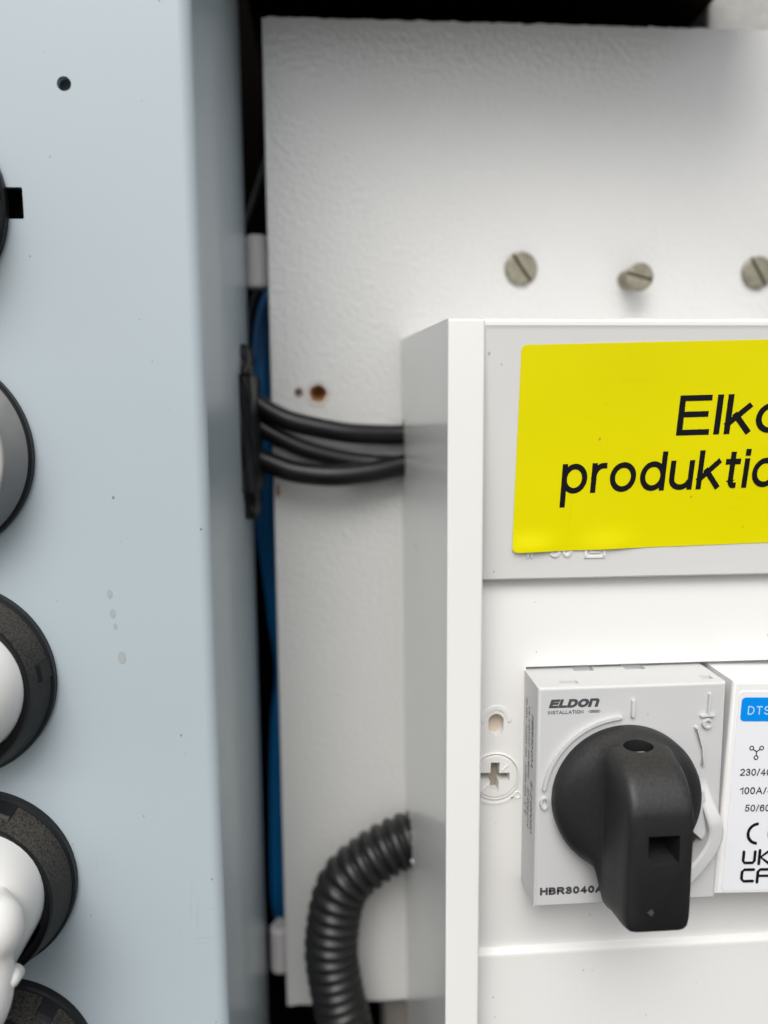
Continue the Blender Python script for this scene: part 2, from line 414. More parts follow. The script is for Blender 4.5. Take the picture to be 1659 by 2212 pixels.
# ------------------------------------------------------------------ white painted mounting panel
pan = thing('mounting_panel', 'white painted wooden backboard behind the cables and the plastic enclosure', 'panel', (60, 246, -201))
b = new()
NX, NZ = 90, 60
def edge(x, z, k): return 0.35 * sin(x * 1.7 + k) * sin(x * 0.43 + 2 * k) + 0.2 * sin(x * 3.9)
top = [( -18 + 178 * i / NX) for i in range(NX + 1)]
outl = [(x, 112 + edge(x, 0, 1)) for x in top] + [(160 - 178 * i / NX, -201.5 + edge(160 - 178 * i / NX, 0, 4)) for i in range(NX + 1)]
pb = obj('board', poly_prism(outl, 240, 249, 0.45, 2), 'panel', pan)
def rough_hole(cx, cz, r, dep, k):
    n = 18
    rings = []
    for y, s in ((238, 1.12), (240.3, 1.08), (241.5, 0.9), (240 + dep, 0.6)):
        rings.append([(cx + r * s * (1 + 0.06 * sin(3 * a + k) + 0.07 * sin(8 * a + 2 * k)) * cos(a), y, cz + r * s * (1 + 0.06 * sin(5 * a + k)) * sin(a)) for a in [2 * pi * i / n for i in range(n)]])
    return loft(rings)
cut(pb, [rough_hole(-3.7, 4.9, 2.5, 6.5, 1), rough_hole(-9.6, 5.2, 1.2, 4, 2)])
def wood_ring(cx, cz, r, k):
    n = 40; b = new()
    prof = ((1.5, 239.93), (1.08, 240.4), (0.86, 241.4), (0.55, 244), (0.3, 245.6))
    rings = [[(cx + r * s * (1 + 0.06 * sin(3 * a + k) + (0.07 * sin(11 * a + k) if s > 1.2 else 0)) * cos(a), y, cz + r * s * (1 + 0.05 * sin(5 * a + k)) * sin(a) - (0.25 * r * max(0, -sin(a)) if s > 1.2 else 0)) for a in [2 * pi * i / n for i in range(n)]] for s, y in prof]
    return loft(rings, cap0=False)
obj('drilled_hole', wood_ring(-3.7, 4.9, 2.35, 1), 'wood', pan, smooth=True, label='ragged brown drill hole in the white board')
obj('drilled_hole', wood_ring(-9.6, 5.2, 1.2, 2), 'wood', pan, smooth=True, label='small brown nail hole beside the larger drill hole')
obj('paint_chip', poly_prism([(-17.0, -23.2), (-16.3, -23.0), (-15.9, -25.5), (-16.6, -27.2), (-17.2, -26)], 239.92, 239.98), 'wood', pan)
obj('paint_chip', poly_prism([(3.6, -38), (4.6, -37.5), (5.0, -39.4), (4.0, -40.4), (3.3, -39.3)], 239.6, 240.05, 0.15), 'panel', pan)

# slotted screws in the board
def slotted(name, cx, cz, r, yb, yf, ang, label, shank=0):
    t = thing(name, label, 'screw', (cx, yb, cz), 'slotted screws in the white panel')
    h = obj('head', lathe(cx, cz, [(r * 0.96, yb), (r, yb - 0.3), (r * 0.97, yf + 0.25), (r * 0.86, yf)], 48), 'screw', t, smooth=14)
    c, s = cos(radians(ang)), sin(radians(ang)); wv = r * 0.10
    q = [(cx - c * r * 1.1 - s * wv, cz - s * r * 1.1 + c * wv), (cx + c * r * 1.1 - s * wv, cz + s * r * 1.1 + c * wv), (cx + c * r * 1.1 + s * wv, cz + s * r * 1.1 - c * wv), (cx - c * r * 1.1 + s * wv, cz - s * r * 1.1 - c * wv)]
    cut(h, [poly_prism(q, yf - 1, yf + 0.75)])
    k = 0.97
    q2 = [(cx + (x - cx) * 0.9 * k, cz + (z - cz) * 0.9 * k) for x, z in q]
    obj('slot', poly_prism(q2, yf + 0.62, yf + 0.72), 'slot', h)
    if shank:
        obj('shank', lathe(cx, cz, [(r * 0.72, yb - 0.2), (r * 0.70, 240.5)], 32, tilt=(-0.24, 0.03)), 'screw', t, smooth=30)
        obj('rust_stain', poly_prism([(cx - 3.4, cz + 0.8), (cx - 2.2, cz + 1.5), (cx - 1.6, cz + 0.2), (cx - 2.6, cz - 1.4), (cx - 3.6, cz - 0.6)], 239.9, 239.97), 'wood', t)
    return t
slotted('slotted_screw', 58.8, 42.3, 5.0, 240.1, 238.6, 125, 'large tarnished slotted screw left of the small protruding screw')
slotted('slotted_screw', 93.5, 38.9, 4.2, 234.2, 232.4, 165, 'small slotted screw standing proud of the panel with a rust stain', shank=1)
slotted('slotted_screw', 133.6, 41.5, 5.0, 240.1, 238.6, 122, 'tarnished slotted screw cut by the right edge of the photo')

# ------------------------------------------------------------------ grey cabinet on the left
CX = -25.0
cab = thing('distribution_cabinet', 'tall light grey enamelled steel cabinet filling the left side', 'cabinet', (-80, 200, -260), tilt=0.0)
body = new(); box(-190, CX, 158, 246, -330, 200, bm=body)
es = [e for e in body.edges if abs((e.verts[0].co - e.verts[1].co).z) > 100 and max(v.co.x for v in e.verts) > CX - 1 and max(v.co.y for v in e.verts) < 160]
bmesh.ops.bevel(body, geom=es, offset=2.6, segments=8, profile=0.5, affect='EDGES')
shell = obj('shell', body, 'cabinet', cab, smooth=25)
hollow = box(-188.5, CX - 1.5, 159.5, 244.5, -328, 198)
cut(shell, [hollow, lathe(-49.0, 61.1, [(1.32, 150), (1.32, 166)], 40), poly_prism(rrect(-66, -57.9, 36.6, 42.4, 0.35), 150, 166)])
obj('inner_bracket', box(-56, -40, 161.6, 163, 52, 70), 'cabinet', cab)
obj('latch_tab', poly_prism(rrect(-69, -56, 35, 44, 0.3), 161.5, 165, 0.2), 'dark', cab)
for x, z, r in ((-45.8, -37.2, 0.75), (-45.4, -41.3, 0.75), (-44.0, -50.7, 1.1), (-45.0, -44.0, 0.5)):
    obj('drip_mark', poly_prism(arc2(x, z, r * 0.75, 0, 345, 14, r * 1.25), 157.93, 157.97), 'stain', cab)

# black rubber edge guard on the cabinet's side, the cables leave through it
g = new()
def guard(zs):
    rings = []
    for z, x1, ya, yb in zs:
        rings.append([(-26.2, ya, z), (x1, ya, z), (x1, yb, z), (-26.2, yb, z)])
    b_ = loft(rings)
    bmesh.ops.subdivide_edges(b_, edges=list(b_.edges), cuts=5, use_grid_fill=True)
    for v in b_.verts:
        if v.co.x > -26: v.co += Vector((random.uniform(-0.5, 0.4), random.uniform(-0.5, 0.5), random.uniform(-0.2, 0.2)))
    return b_
gg = guard([(18.6, -24.0, 225, 236), (17.8, -23.0, 223, 238), (10.2, -22.4, 221, 239)])
gu = obj('edge_guard', gg, 'rubber', cab)
gm = guard([(9.9, -21.8, 217.5, 241), (9.4, -21.4, 217, 241.5), (-22.6, -20.6, 217, 241.5), (-23.1, -21.0, 217.5, 241)])
gc = obj('edge_guard', gm, 'rubber', cab)
gl = guard([(-23.4, -21.6, 221, 239), (-30.5, -21.8, 223, 238), (-31.6, -22.8, 225, 236)])
gd = obj('edge_guard', gl, 'rubber', cab)
def hole_x(y, z, r, hz):
    return loft([[(x, y + r * cos(a), z + hz * sin(a)) for a in [2 * pi * i / 16 for i in range(16)]] for x in (-24.5, -15)])
cut(gu, [hole_x(232.5, 13.2, 1.0, 2.0)]); cut(gd, [hole_x(232.5, -27.5, 1.0, 2.2)])
for o_ in (gu, gc, gd):
    md = o_.modifiers.new('bevel', 'BEVEL'); md.width = 0.5 * MM; md.segments = 2; md.limit_method = 'ANGLE'

# ------------------------------------------------------------------ round sockets down the cabinet
def socket(cx, cz, kind, label, lugs=(8, 200)):
    t = thing('socket_outlet', label, 'socket', (cx, 158, cz), 'round sockets down the grey cabinet')
    A, B = (('socketgrey', 'socketgrey') if kind == 'grey' else ('socket', 'socket'))
    obj('flange', lathe(cx, cz, [(20.6, 158.2), (20.6, 156.4), (20.2, 155.9), (19.7, 155.8), (19.5, 156.6), (19.0, 157)], 96, cap0=True, cap1=False), 'rubber', t, smooth=35)
    colr = obj('collar', lathe(cx + 0.3, cz, [(19.9, 156.9), (19.7, 155.6), (18.1, 149.6), (17.9, 149.2)], 96, cap0=False, cap1=False), A, t, smooth=30)
    obj('lip', lathe(cx + 0.3, cz, [(18.0, 149.4), (17.7, 148.8), (17.3, 148.6), (16.6, 148.6), (16.2, 149.0), (16.0, 153)], 96, cap0=False, cap1=False), 'socketridge' if kind == 'grey' else 'rubber', t, smooth=30)
    if kind == 'grey':
        ins = obj('insert', lathe(cx + 0.3, cz, [(17.4, 148.75), (17.0, 149.6), (16.8, 150.8), (12, 151.2), (0.5, 151.3)], 96, cap0=False), 'socketlid', t, smooth=30)
        obj('shutter', box(cx + 10.0, cx + 13.1, 150.8, 152.2, cz - 0.3, cz + 2.0), 'ink', ins)
    else:
        obj('cavity', lathe(cx + 0.3, cz, [(16.3, 152.5), (15.9, 168), (0.5, 168.2)], 72, cap0=False), 'rubber', t, smooth=30)
        # bayonet notch blocks on the collar's flank
        for a in lugs:
            ca, sa = cos(radians(a)), sin(radians(a)); tx, tz = -sa, ca
            def pt(r, k, y): return (cx + 0.3 + ca * r + tx * k, y, cz + sa * r + tz * k)
            obj('bayonet_lug', hexa([pt(19.35, -1.9, 152.6), pt(19.35, 1.9, 152.6), pt(18.2, 1.9, 151.6), pt(18.2, -1.9, 151.6)],
                                    [pt(20.0, -1.9, 156.2), pt(20.0, 1.9, 156.2), pt(18.4, 1.9, 156.2), pt(18.4, -1.9, 156.2)], 0.2), 'rubber', colr)
    return t
socket(-81.2, 38.9, 'black', 'black socket at the top of the column, next to a square notch')
socket(-79.4, -8.1, 'grey', 'weathered grey socket with a flat grey face, second from the top')
socket(-77.9, -54.4, 'black', 'black socket holding the smooth round white plug')
socket(-76.3, -98.8, 'black', 'black socket holding the white plug with the bulging grip', (66, 190))
socket(-74.6, -142.2, 'black', 'black socket at the bottom left corner, partly behind a white plug', (52, 200))
o = obj('flap_lid', lathe(-81.2, 38.9, [(17.6, 150.8), (17.7, 148.4), (17.0, 147.8), (12, 147.6), (0.5, 147.4)], 72), 'knob', origin=(-79.1, 150, 20), smooth=30)
tag(o, 'closed black lid over the topmost socket', 'socket lid')

# white plugs
pl = thing('power_plug', 'smooth round white plug pushed into the middle black socket', 'plug', (-73, 152, -52.6), 'white plugs in the sockets')
pbody = obj('body', lathe(-74.6, -53.4, [(14.6, 163), (14.5, 151), (14.0, 147.5), (12.6, 144.0), (10.6, 141.7), (7.3, 140.2), (0.4, 139.6)], 72), 'plug', pl, smooth=True)
obj('rating_mark', ring_bar(-66.2, -58.5, 2.2, 0.16, 140.95, 141.4, rz=2.6), 'switch', pbody)
pl = thing('power_plug', 'white angled plug with bulging grip in the lower black socket', 'plug', (-70.5, 152, -95), 'white plugs in the sockets')
def hull_ring(c1, r1, c2, r2, y, n=28):
    """outline round two circles"""
    d_ = Vector(c2) - Vector(c1); L_ = d_.length; a = math.atan2(d_.y, d_.x); be = math.acos(max(-1, min(1, (r1 - r2) / L_)))
    P = []
    for k in range(n + 1):
        an = a + be + (2 * pi - 2 * be) * k / n; P.append((c1[0] + r1 * cos(an), y, c1[1] + r1 * sin(an)))
    for k in range(n + 1):
        an = a - be + 2 * be * k / n; P.append((c2[0] + r2 * cos(an), y, c2[1] + r2 * sin(an)))
    return P
rg = []
for y, s in ((160, 0.4), (152, 0.2), (147, 0.0), (144, -0.25), (141.5, -1.0), (139.6, -2.4), (138.4, -4.4), (137.9, -6.2)):
    rg.append(hull_ring((-73.2, -96.4), 13.9 + s, (-77.5, -112.5), 9.6 + s * 0.8, y))
obj('body', loft(rg), 'plug', pl, smooth=35)
gp = [(-64.5, 141.0, -90.5), (-63.4, 135.5, -93.0), (-64.2, 133.6, -97.5), (-64.8, 132.6, -103.0), (-68.0, 131.2, -110.0), (-73, 130, -119)]
def gr(t, L_):
    r = 4.0 + 1.5 * math.exp(-((t - 0.22) / 0.10) ** 2) + 2.3 * math.exp(-((t - 0.62) / 0.2) ** 2)
    return r * min(1, 0.35 + t * 5)
gripo = obj('grip', tube(gp, gr, 32, 60), 'plug', pl, smooth=True)
obj('grip_button', lathe(-60.2, -103.4, [(0.3, 131.8), (1.0, 132.1), (1.5, 133.0), (1.7, 135.5)], 24), 'plug', gripo, smooth=True)

# ------------------------------------------------------------------ things in the gap behind
tag(obj('blue_cable', tube([(-16.0, 284, 44), (-20.4, 278, 37), (-23.2, 275, 22), (-24, 274, 0), (-23.8, 274, -35), (-22.6, 275, -52), (-20.4, 276, -75), (-18.4, 277, -96), (-20.4, 277, -115), (-21.8, 277, -145), (-22.2, 278, -190), (-18, 284, -204)], 3.5, 20, 120), 'blue', smooth=True, origin=(-20, 276, -204)),
    'blue sheathed cable running down the dark gap behind the panel', 'cable')
tag(obj('thin_wire', tube([(-30, 262, 52), (-25.0, 266, 66), (-20.5, 270, 80), (-14, 276, 100)], 0.9, 10, 30), 'wire', smooth=True, origin=(-25, 266, 52)),
    'thin dark wire slanting across the gap above the white clip', 'wire')
tag(obj('thin_wire', tube([(-27.5, 262, 22), (-25.6, 266, 34), (-23.6, 270, 40), (-18, 276, 47)], 0.8, 10, 30), 'wire', smooth=True, origin=(-25, 266, 22)),
    'thin dark wire beside the top of the blue cable', 'wire')
def clip(cx, z0, z1, label):
    t = thing('cable_clip', label, 'clip', (cx, 251, z0), 'white clips in the gap')
    n = 28
    obj('barrel', loft([[(cx + r * cos(2 * pi * i / n), 251 + r * sin(2 * pi * i / n), z) for i in range(n)] for z, r in ((z0, 2.9), (z0 + 0.7, 3.5), (z1 - 0.7, 3.5), (z1, 2.9))]), 'clip', t, smooth=35)
    obj('base', box(cx - 2, cx + 14, 251.5, 257, z0 + 1, z1 - 1, 0.6), 'clip', t)
clip(-22.0, 37.6, 53.6, 'white plastic clip in the dark gap above the blue cable')
clip(-20.6, -196.0, -179.5, 'white plastic clip low in the dark gap beside the conduit')

# ------------------------------------------------------------------ black cables and conduit into the enclosure
def cable(pts, r, label):
    tag(obj('power_cable', tube(pts, r, 28, 70), 'cable', smooth=True, origin=pts[0]), label, 'cable', 'black cables between cabinet and enclosure')
cable([(-34, 238, 8), (-23, 235.5, 2.5), (-17, 234.4, -1.2), (-10.2, 233.6, -3.9), (3.6, 233.6, -6.8), (14, 235, -7.6), (22.6, 236.4, -7.7), (40, 238, -7)], 3.05, 'uppermost black cable, running clear of the other two into the enclosure')
cable([(-34, 240, 3), (-23, 237.5, -4.0), (-17, 236.6, -7.6), (-7.6, 236.0, -12.0), (3, 236.3, -14.9), (12, 236.6, -16.4), (22.6, 236.9, -17.0), (40, 238, -17)], 2.8, 'middle black cable, slipping behind the lowest one near the enclosure')
cable([(-34, 236, -11), (-23, 233.8, -14.2), (-17, 232.6, -16.4), (-10.5, 231.6, -18.5), (0.6, 230.8, -19.6), (12, 232, -18.8), (22.6, 234.6, -16.9), (40, 238, -14)], 3.3, 'lowest black cable, sagging before it enters the enclosure')
NR = 34
def corr(t, L_):
    ph = (t * NR) % 1.0
    s = 0.5 - 0.5 * cos(2 * pi * ph)
    return 7.0 + 1.5 * (s ** 0.38)
cpath = [(34, 230, -134.2), (22.4, 227, -135.0), (11.0, 225, -139.6), (1.2, 224, -148.6), (-2.3, 223, -166.0), (-1.4, 222.5, -178.5), (0.8, 222, -190.5), (4.6, 221, -208), (9, 220, -232)]
tag(obj('corrugated_conduit', tube(cpath, corr, 40, NR * 11), 'conduit', smooth=True, origin=(9, 220, -232)),
    'black corrugated conduit curving up from below into the enclosure', 'conduit')

# ------------------------------------------------------------------ white plastic enclosure
enc = thing('enclosure', 'white plastic electrical enclosure mounted on the panel at right', 'enclosure', (80, 240, -220))
# left side wall: slightly drafted, with a notch at the back for cables and conduit
wall_ = hexa([(23.1, 152, 17.4), (25.6, 152, 17.4), (25.6, 152, -230), (23.1, 152, -230)], [(22.0, 240, 21.2), (24.4, 240, 21.2), (25.4, 240, -230), (23.2, 240, -230)])
bmesh.ops.bevel(wall_, geom=[e for e in wall_.edges if all(v.co.y < 153 for v in e.verts)], offset=0.5, segments=3, profile=0.5, affect='EDGES')
sw = obj('side_wall', wall_, 'box', enc, smooth=25)
cut(sw, [poly_prism([(10, -3.2), (40, -3.2), (40, -20.4), (10, -20.4)], 233.3, 250),
         loft([[(x, 226.5 + 9.0 * cos(a), -134.7 + 9.0 * sin(a)) for a in [2 * pi * i / 28 for i in range(28)]] for x in (12, 40)])])
for q in ((23.0, 219.0, -131.5, 0.55), (22.9, 218.3, -137.0, 0.8), (23.0, 220.0, -128.6, 0.7), (22.9, 224.0, -125.9, 0.6), (22.7, 232.9, -3.4, 0.7), (22.7, 233.0, -12.6, 0.5), (22.7, 233.1, -13.8, 0.5)):
    bb = new(); bmesh.ops.create_icosphere(bb, subdivisions=2, radius=q[3], matrix=Matrix.Translation(q[:3]) @ Matrix.Diagonal((0.7, 0.6, 1.0, 1)))
    obj('plastic_burr', bb, 'box', enc, smooth=True)
tw = hexa([(30.3, 154.2, 17.62), (140, 154.2, 17.72), (140, 154.2, 15.6), (30.3, 154.2, 15.3)], [(24.3, 240, 21.3), (140, 240, 21.8), (140, 240, 19), (24.3, 240, 18.6)])
bmesh.ops.bevel(tw, geom=[e for e in tw.edges if all(v.co.y < 155 for v in e.verts)], offset=0.2, segments=4, profile=0.5, affect='EDGES')
obj('top_wall', tw, 'box', enc, smooth=25)
rim = new(); box(23.05, 30.4, 151.6, 156, -232, 17.35, bm=rim)
bmesh.ops.bevel(rim, geom=[e for e in rim.edges if all(v.co.y < 152 for v in e.verts) or all(v.co.z > 17 for v in e.verts)], offset=0.55, segments=4, profile=0.5, affect='EDGES')
obj('side_rim', rim, 'box', enc, smooth=30)
# cover: a folded profile with the window for the switchgear
LEAN = 7.6 / 51.6
def ysurf(z): return 152.3 + (15.5 - z) * LEAN
PROF = [(155.0, 17.75), (153.0, 17.6), (152.35, 17.3), (152.0, 16.75), (151.95, 16.1), (152.3, 15.2), (ysurf(-10), -10), (ysurf(-36.2), -36.2), (ysurf(-36.5) + 0.25, -36.55), (163.0, -36.7), (162.2, -42), (161.6, -48.5), (161.2, -56.5)]
PROF2 = [(161.2, -107.6), (162.4, -123.6), (162.35, -124.4), (161.3, -124.85), (160.9, -125.2), (160.7, -125.9), (159.8, -160), (158.6, -235)]
def strip(prof, x0, x1):
    b = new(); A = [b.verts.new((x0, y, z)) for y, z in prof]; C = [b.verts.new((x1, y, z)) for y, z in prof]
    for i in range(len(prof) - 1): b.faces.new((A[i], C[i], C[i + 1], A[i + 1]))
    return b
cv = join(strip(PROF, 30.2, 42.1), strip(PROF, 42.1, 140), strip([PROF[-1], PROF2[0]], 30.2, 42.1), strip(PROF2, 30.2, 42.1), strip(PROF2, 42.1, 140))
bmesh.ops.remove_doubles(cv, verts=cv.verts, dist=1e-4)
cover = obj('cover', cv, 'boxface', enc, smooth=24); cover.modifiers.clear()
# normals must look at the camera for the thickness to go inward
me = cover.data
if sum(p.normal.y * p.area for p in me.polygons) > 0: me.flip_normals()
bpy.context.view_layer.update()
md = cover.modifiers.new('thick', 'SOLIDIFY'); md.thickness = 2.0 * MM; md.offset = -1
dg = bpy.context.evaluated_depsgraph_get()
cover.data = bpy.data.meshes.new_from_object(cover.evaluated_get(dg)); cover.modifiers.clear()
for p in cover.data.polygons: p.use_smooth = True
cover.data.set_sharp_from_angle(angle=radians(24))
wn = cover.modifiers.new('weighted', 'WEIGHTED_NORMAL'); wn.mode = 'FACE_AREA'; wn.weight = 100; wn.keep_sharp = True
YC = 161.25
def yc(z): return 161.2
cut(cover, [lathe(35.5, -81.6, [(5.06, 150), (5.06, 170)], 64), lathe(35.6, -69.6, [(1.72, 150), (1.72, 170)], 40), lathe(35.6, -68.8, [(1.72, 150), (1.72, 170)], 40), lathe(35.6, -70.4, [(1.72, 150), (1.72, 170)], 40)])
obj('hole_boss', stroke(arc2(35.6, -69.2, 3.0, 5, 175, 24, 3.6), 0.9, yc(-67) - 0.22, yc(-67) + 0.1, 0.3), 'boxface', cover, smooth=60)
obj('hole_floor', box(32, 39, 163.2, 164, -75, -64), 'holefloor', cover)
# quarter-turn cover screw with a cross recess
sc = obj('cover_screw', lathe(35.5, -81.6, [(5.0, 168), (5.0, 161.0), (4.8, 160.7), (4.2, 160.65)], 64), 'boxface', enc, smooth=30)
def cross(cx, cz, a, L_, w_):
    c, s = cos(radians(a)), sin(radians(a))
    return [(cx + x * c - z * s, cz + x * s + z * c) for x, z in ((-w_, L_), (w_, L_), (w_, w_), (L_, w_), (L_, -w_), (w_, -w_), (w_, -L_), (-w_, -L_), (-w_, -w_), (-L_, -w_), (-L_, w_), (-w_, w_))]
cut(sc, [poly_prism(cross(35.3, -81.6, -2, 3.4, 1.0), 158, 165.2)])
obj('screw_recess_shade', poly_prism(cross(35.3, -81.6, -2, 3.3, 0.93), 163.6, 164.0), 'recess_shade', sc)  # added cross plate, its dark colour stands in for shade in the recess
obj('screw_ring', ring_bar(35.5, -81.6, 5.35, 0.35, 160.8, 161.6, n=64), 'boxface', cover, smooth=True)
for a in (45, 225):
    c, s = cos(radians(a)), sin(radians(a))
    obj('screw_mark', stroke([(35.5 + c * 2.4, -81.6 + s * 2.4), (35.5 + c * 3.9, -81.6 + s * 3.9)], 0.35, 160.45, 160.8, 0.1), 'boxface', sc)
obj('embossed_ring', ring_bar(40.6, -86.3, 0.75, 0.35, yc(-86) - 0.22, yc(-86) + 0.1), 'boxface', cover, smooth=True)
obj('embossed_arrow', join(stroke(arc2(35.5, -81.6, 6.5, 215, 312), 0.5, yc(-88) - 0.22, yc(-88) + 0.1, 0.12), poly_prism([(40.4, -86.9), (39.0, -86.6), (39.9, -88.0)], yc(-87) - 0.22, yc(-87) + 0.1)), 'boxface', cover)
# moulded mark under the sticker: IP 30 and the double square
def on_plate(u, v, d_):
    z = -31.6 + v; return Vector((u, ysurf(z) - 0.02 + d_, z))
em = text_bm('IP 30', on_plate, 3.9, 41.3, 9.8)
ex = bmesh.ops.extrude_face_region(em, geom=list(em.faces))
for v in [q for q in ex['geom'] if isinstance(q, bmesh.types.BMVert)]: v.co.y -= 0.3
bmesh.ops.bisect_plane(em, geom=list(em.verts) + list(em.edges) + list(em.faces), plane_co=(0, 0, -30.3), plane_no=(0, 0, 1), clear_outer=True)
obj('moulded_mark', em, 'box', cover)
def frame_sq(x0, x1, z0, z1, wd):
    parts = []
    for a in ((x0, x1, z0, z0 + wd), (x0, x1, z1 - wd, z1), (x0, x0 + wd, z0 + wd, z1 - wd), (x1 - wd, x1, z0 + wd, z1 - wd)):
        yy = ysurf((a[2] + a[3]) / 2); parts.append(box(a[0], a[1], yy - 0.25, yy + 0.3, a[2], a[3]))
    return join(*parts)
dq = join(frame_sq(53.8, 58.3, -31.9, -27.4, 0.42), frame_sq(55.0, 57.1, -30.8, -28.6, 0.4))
bmesh.ops.bisect_plane(dq, geom=list(dq.verts) + list(dq.edges) + list(dq.faces), plane_co=(0, 0, -30.12), plane_no=(0, 0, 1), clear_outer=True)
obj('moulded_mark', dq, 'box', cover)

# ------------------------------------------------------------------ yellow warning sticker
st = thing('warning_sticker', 'bright yellow label with large black italic lettering on the enclosure', 'sticker', (80, 156, -30))
TH = radians(1.15)
def sticker_pt(u, v, lift=0.0):
    """u right, v up from the lower left corner, following the leaning cover"""
    x = 38.0 + u * cos(TH) - v * sin(TH) * 0.2; z = -30.4 + u * sin(TH) + v * cos(TH)
    wave = 0.9 * math.exp(-(v / 3.2) ** 2) * (0.55 + 0.45 * sin(u * 0.33 + 0.6)) * math.exp(-((u - 10) / 16) ** 2)
    wave += 0.09 * (1 + sin(u * 0.15 + v * 0.10)) * (1 + sin(v * 0.17 - u * 0.05 + 1)) * 0.5
    return Vector((x, ysurf(z) - 0.10 - wave - lift, z))
SWD, SHT = 100.0, 42.8
b = new(); NU, NV = 120, 48
def corner(u, v, r=1.1):
    cu = min(max(u, r), SWD - r); cv_ = min(max(v, r), SHT - r); q = Vector((u - cu, v - cv_))
    if q.length > r: q = q.normalized() * r
    return cu + q.x, cv_ + q.y
us = [0, 0.15, 0.35, 0.6, 0.85, 1.1] + [1.1 + (SWD - 2.2) * k / NU for k in range(1, NU)] + [SWD - 1.1, SWD - 0.6, SWD - 0.3, SWD]
vs_ = [0, 0.15, 0.35, 0.6, 0.85, 1.1] + [1.1 + (SHT - 2.2) * k / NV for k in range(1, NV)] + [SHT - 1.1, SHT - 0.85, SHT - 0.6, SHT - 0.35, SHT - 0.15, SHT]
V = [[b.verts.new(sticker_pt(*corner(u, v))) for v in vs_] for u in us]
for i in range(len(us) - 1):
    for j in range(len(vs_) - 1): b.faces.new((V[i][j], V[i + 1][j], V[i + 1][j + 1], V[i][j + 1]))
bmesh.ops.remove_doubles(b, verts=b.verts, dist=1e-4)
fo = obj('foil', b, 'yellow', st, smooth=True)
def sticker_text(body, u0, v0, cap, width, name):
    def place(u, v, d_): return sticker_pt(u, v0 + v, 0.05)
    t = text_bm(body, place, cap, u0, width, shear=0.02, weight=0.145)
    # cut long faces so the print follows the foil
    obj(name, t, 'ink', fo)
sticker_text('Elko', 33.2, 23.9, 8.2, 22.9, 'lettering')
sticker_text('produktio', 9.7, 12.4, 8.3, 46.4, 'lettering')

# ------------------------------------------------------------------ rotary isolator switch
sw_ = thing('isolator_switch', 'light grey rotary isolator switch with a black handle in the enclosure window', 'switch', (62, 150, -106))
SX0, SX1, SZ0, SZ1 = 41.8, 82.0, -106.2, -57.2
hs_ = new(); box(SX0, SX1, 150, 176, SZ0, SZ1, bm=hs_)
bmesh.ops.bevel(hs_, geom=[e for e in hs_.edges if all(v.co.y < 151 for v in e.verts)], offset=0.75, segments=4, profile=0.5, affect='EDGES')
hous = obj('housing', hs_, 'switch', sw_, smooth=30)
cut(hous, [box(47.2, 51.0, 152.2, 154.0, -58.2, -50), box(78.0, 80.4, 152.4, 154.4, -58.2, -50),
           box(52.5, 57.0, 159.6, 162.5, -58.4, -50), box(64.0, 68.6, 159.6, 162.5, -58.4, -50),
           hexa([(74.5, 145, -88), (78.9, 145, -92.5), (78.0, 145, -97), (74.5, 145, -99.5)], [(74.5, 154, -88), (78.9, 154, -92.5), (78.0, 154, -97), (74.5, 154, -99.5)])])
YS = 150.0
def emb(bm, name='embossed_mark'): return obj(name, bm, 'switch', hous, smooth=35)
emb(stroke(arc2(60.6, -81.3, 17.4, 94, 173, 40), 0.62, YS - 0.85, YS + 0.2, 0.24))
emb(stroke([(61.95, -60.5), (61.95, -63.7)], 0.85, YS - 0.85, YS + 0.2, 0.3))
emb(ring_bar(43.5, -82.3, 0.72, 0.5, YS - 0.7, YS + 0.2, rz=1.2))
emb(stroke([(78.3, -59.6), (78.1, -64.2)], 0.6, YS - 0.85, YS + 0.2, 0.28))
emb(stroke([(76.7, -64.2), (79.3, -64.2)], 0.55, YS - 0.8, YS + 0.2, 0.16))
emb(ring_bar(78.0, -65.9, 0.85, 0.7, YS - 0.8, YS + 0.2, n=28))
emb(stroke([(75.7, -66.8), (77.6, -71.1), (77.5, -74.9)], 0.7, YS - 0.85, YS + 0.2, 0.28))
def face(z0):
    return lambda u, v, d_: Vector((u, YS - 0.03, z0 + v))
obj('lettering', text_bm('ELDOn', face(-61.6), 1.85, 44.1, 10.2, shear=0.3, weight=0.285, gap=0.09), 'greyink', hous)
obj('lettering', text_bm('ELDOn', lambda u, v, d_: Vector((u + 0.13, YS - 0.045, -61.6 + v)), 1.85, 44.1, 10.2, shear=0.3, weight=0.285, gap=0.09), 'greyink', hous)
obj('lettering', text_bm('INSTALLATION', face(-62.95), 0.8, 43.95, 7.5, weight=0.2, gap=0.16), 'greyink', hous)
dm = []
for k in range(6):
    x = 52.5 + k * 0.36; q = [(x, -62.57), (x + 0.42, -62.2), (x + 0.84, -62.57), (x + 0.42, -62.94)]
    qi = [(x + 0.42 + (a - x - 0.42) * 0.68, -62.57 + (z + 62.57) * 0.68) for a, z in q]
    bb = new(); O = [bb.verts.new((a, YS - 0.03 - k * 0.001, z)) for a, z in q]; I = [bb.verts.new((a, YS - 0.03 - k * 0.001, z)) for a, z in qi]
    for i in range(4): bb.faces.new((O[i], O[(i + 1) % 4], I[(i + 1) % 4], I[i]))
    dm.append(bb)
obj('printed_emblem', join(*dm), 'greyink', hous)
obj('lettering', text_bm('HBR3040A', face(-103.4), 1.75, 43.1, 13.9, weight=0.29, gap=0.1), 'greyink', hous)
def side(y0, ztop):
    return lambda u, v, d_: Vector((SX0 - 0.03, y0 - v, ztop - u))
obj('lettering', text_bm('HBR3040A    E-2120020', side(154.4, -64.5), 1.5, 0, 26.5, shear=0.2, weight=0.19), 'greyink', hous)
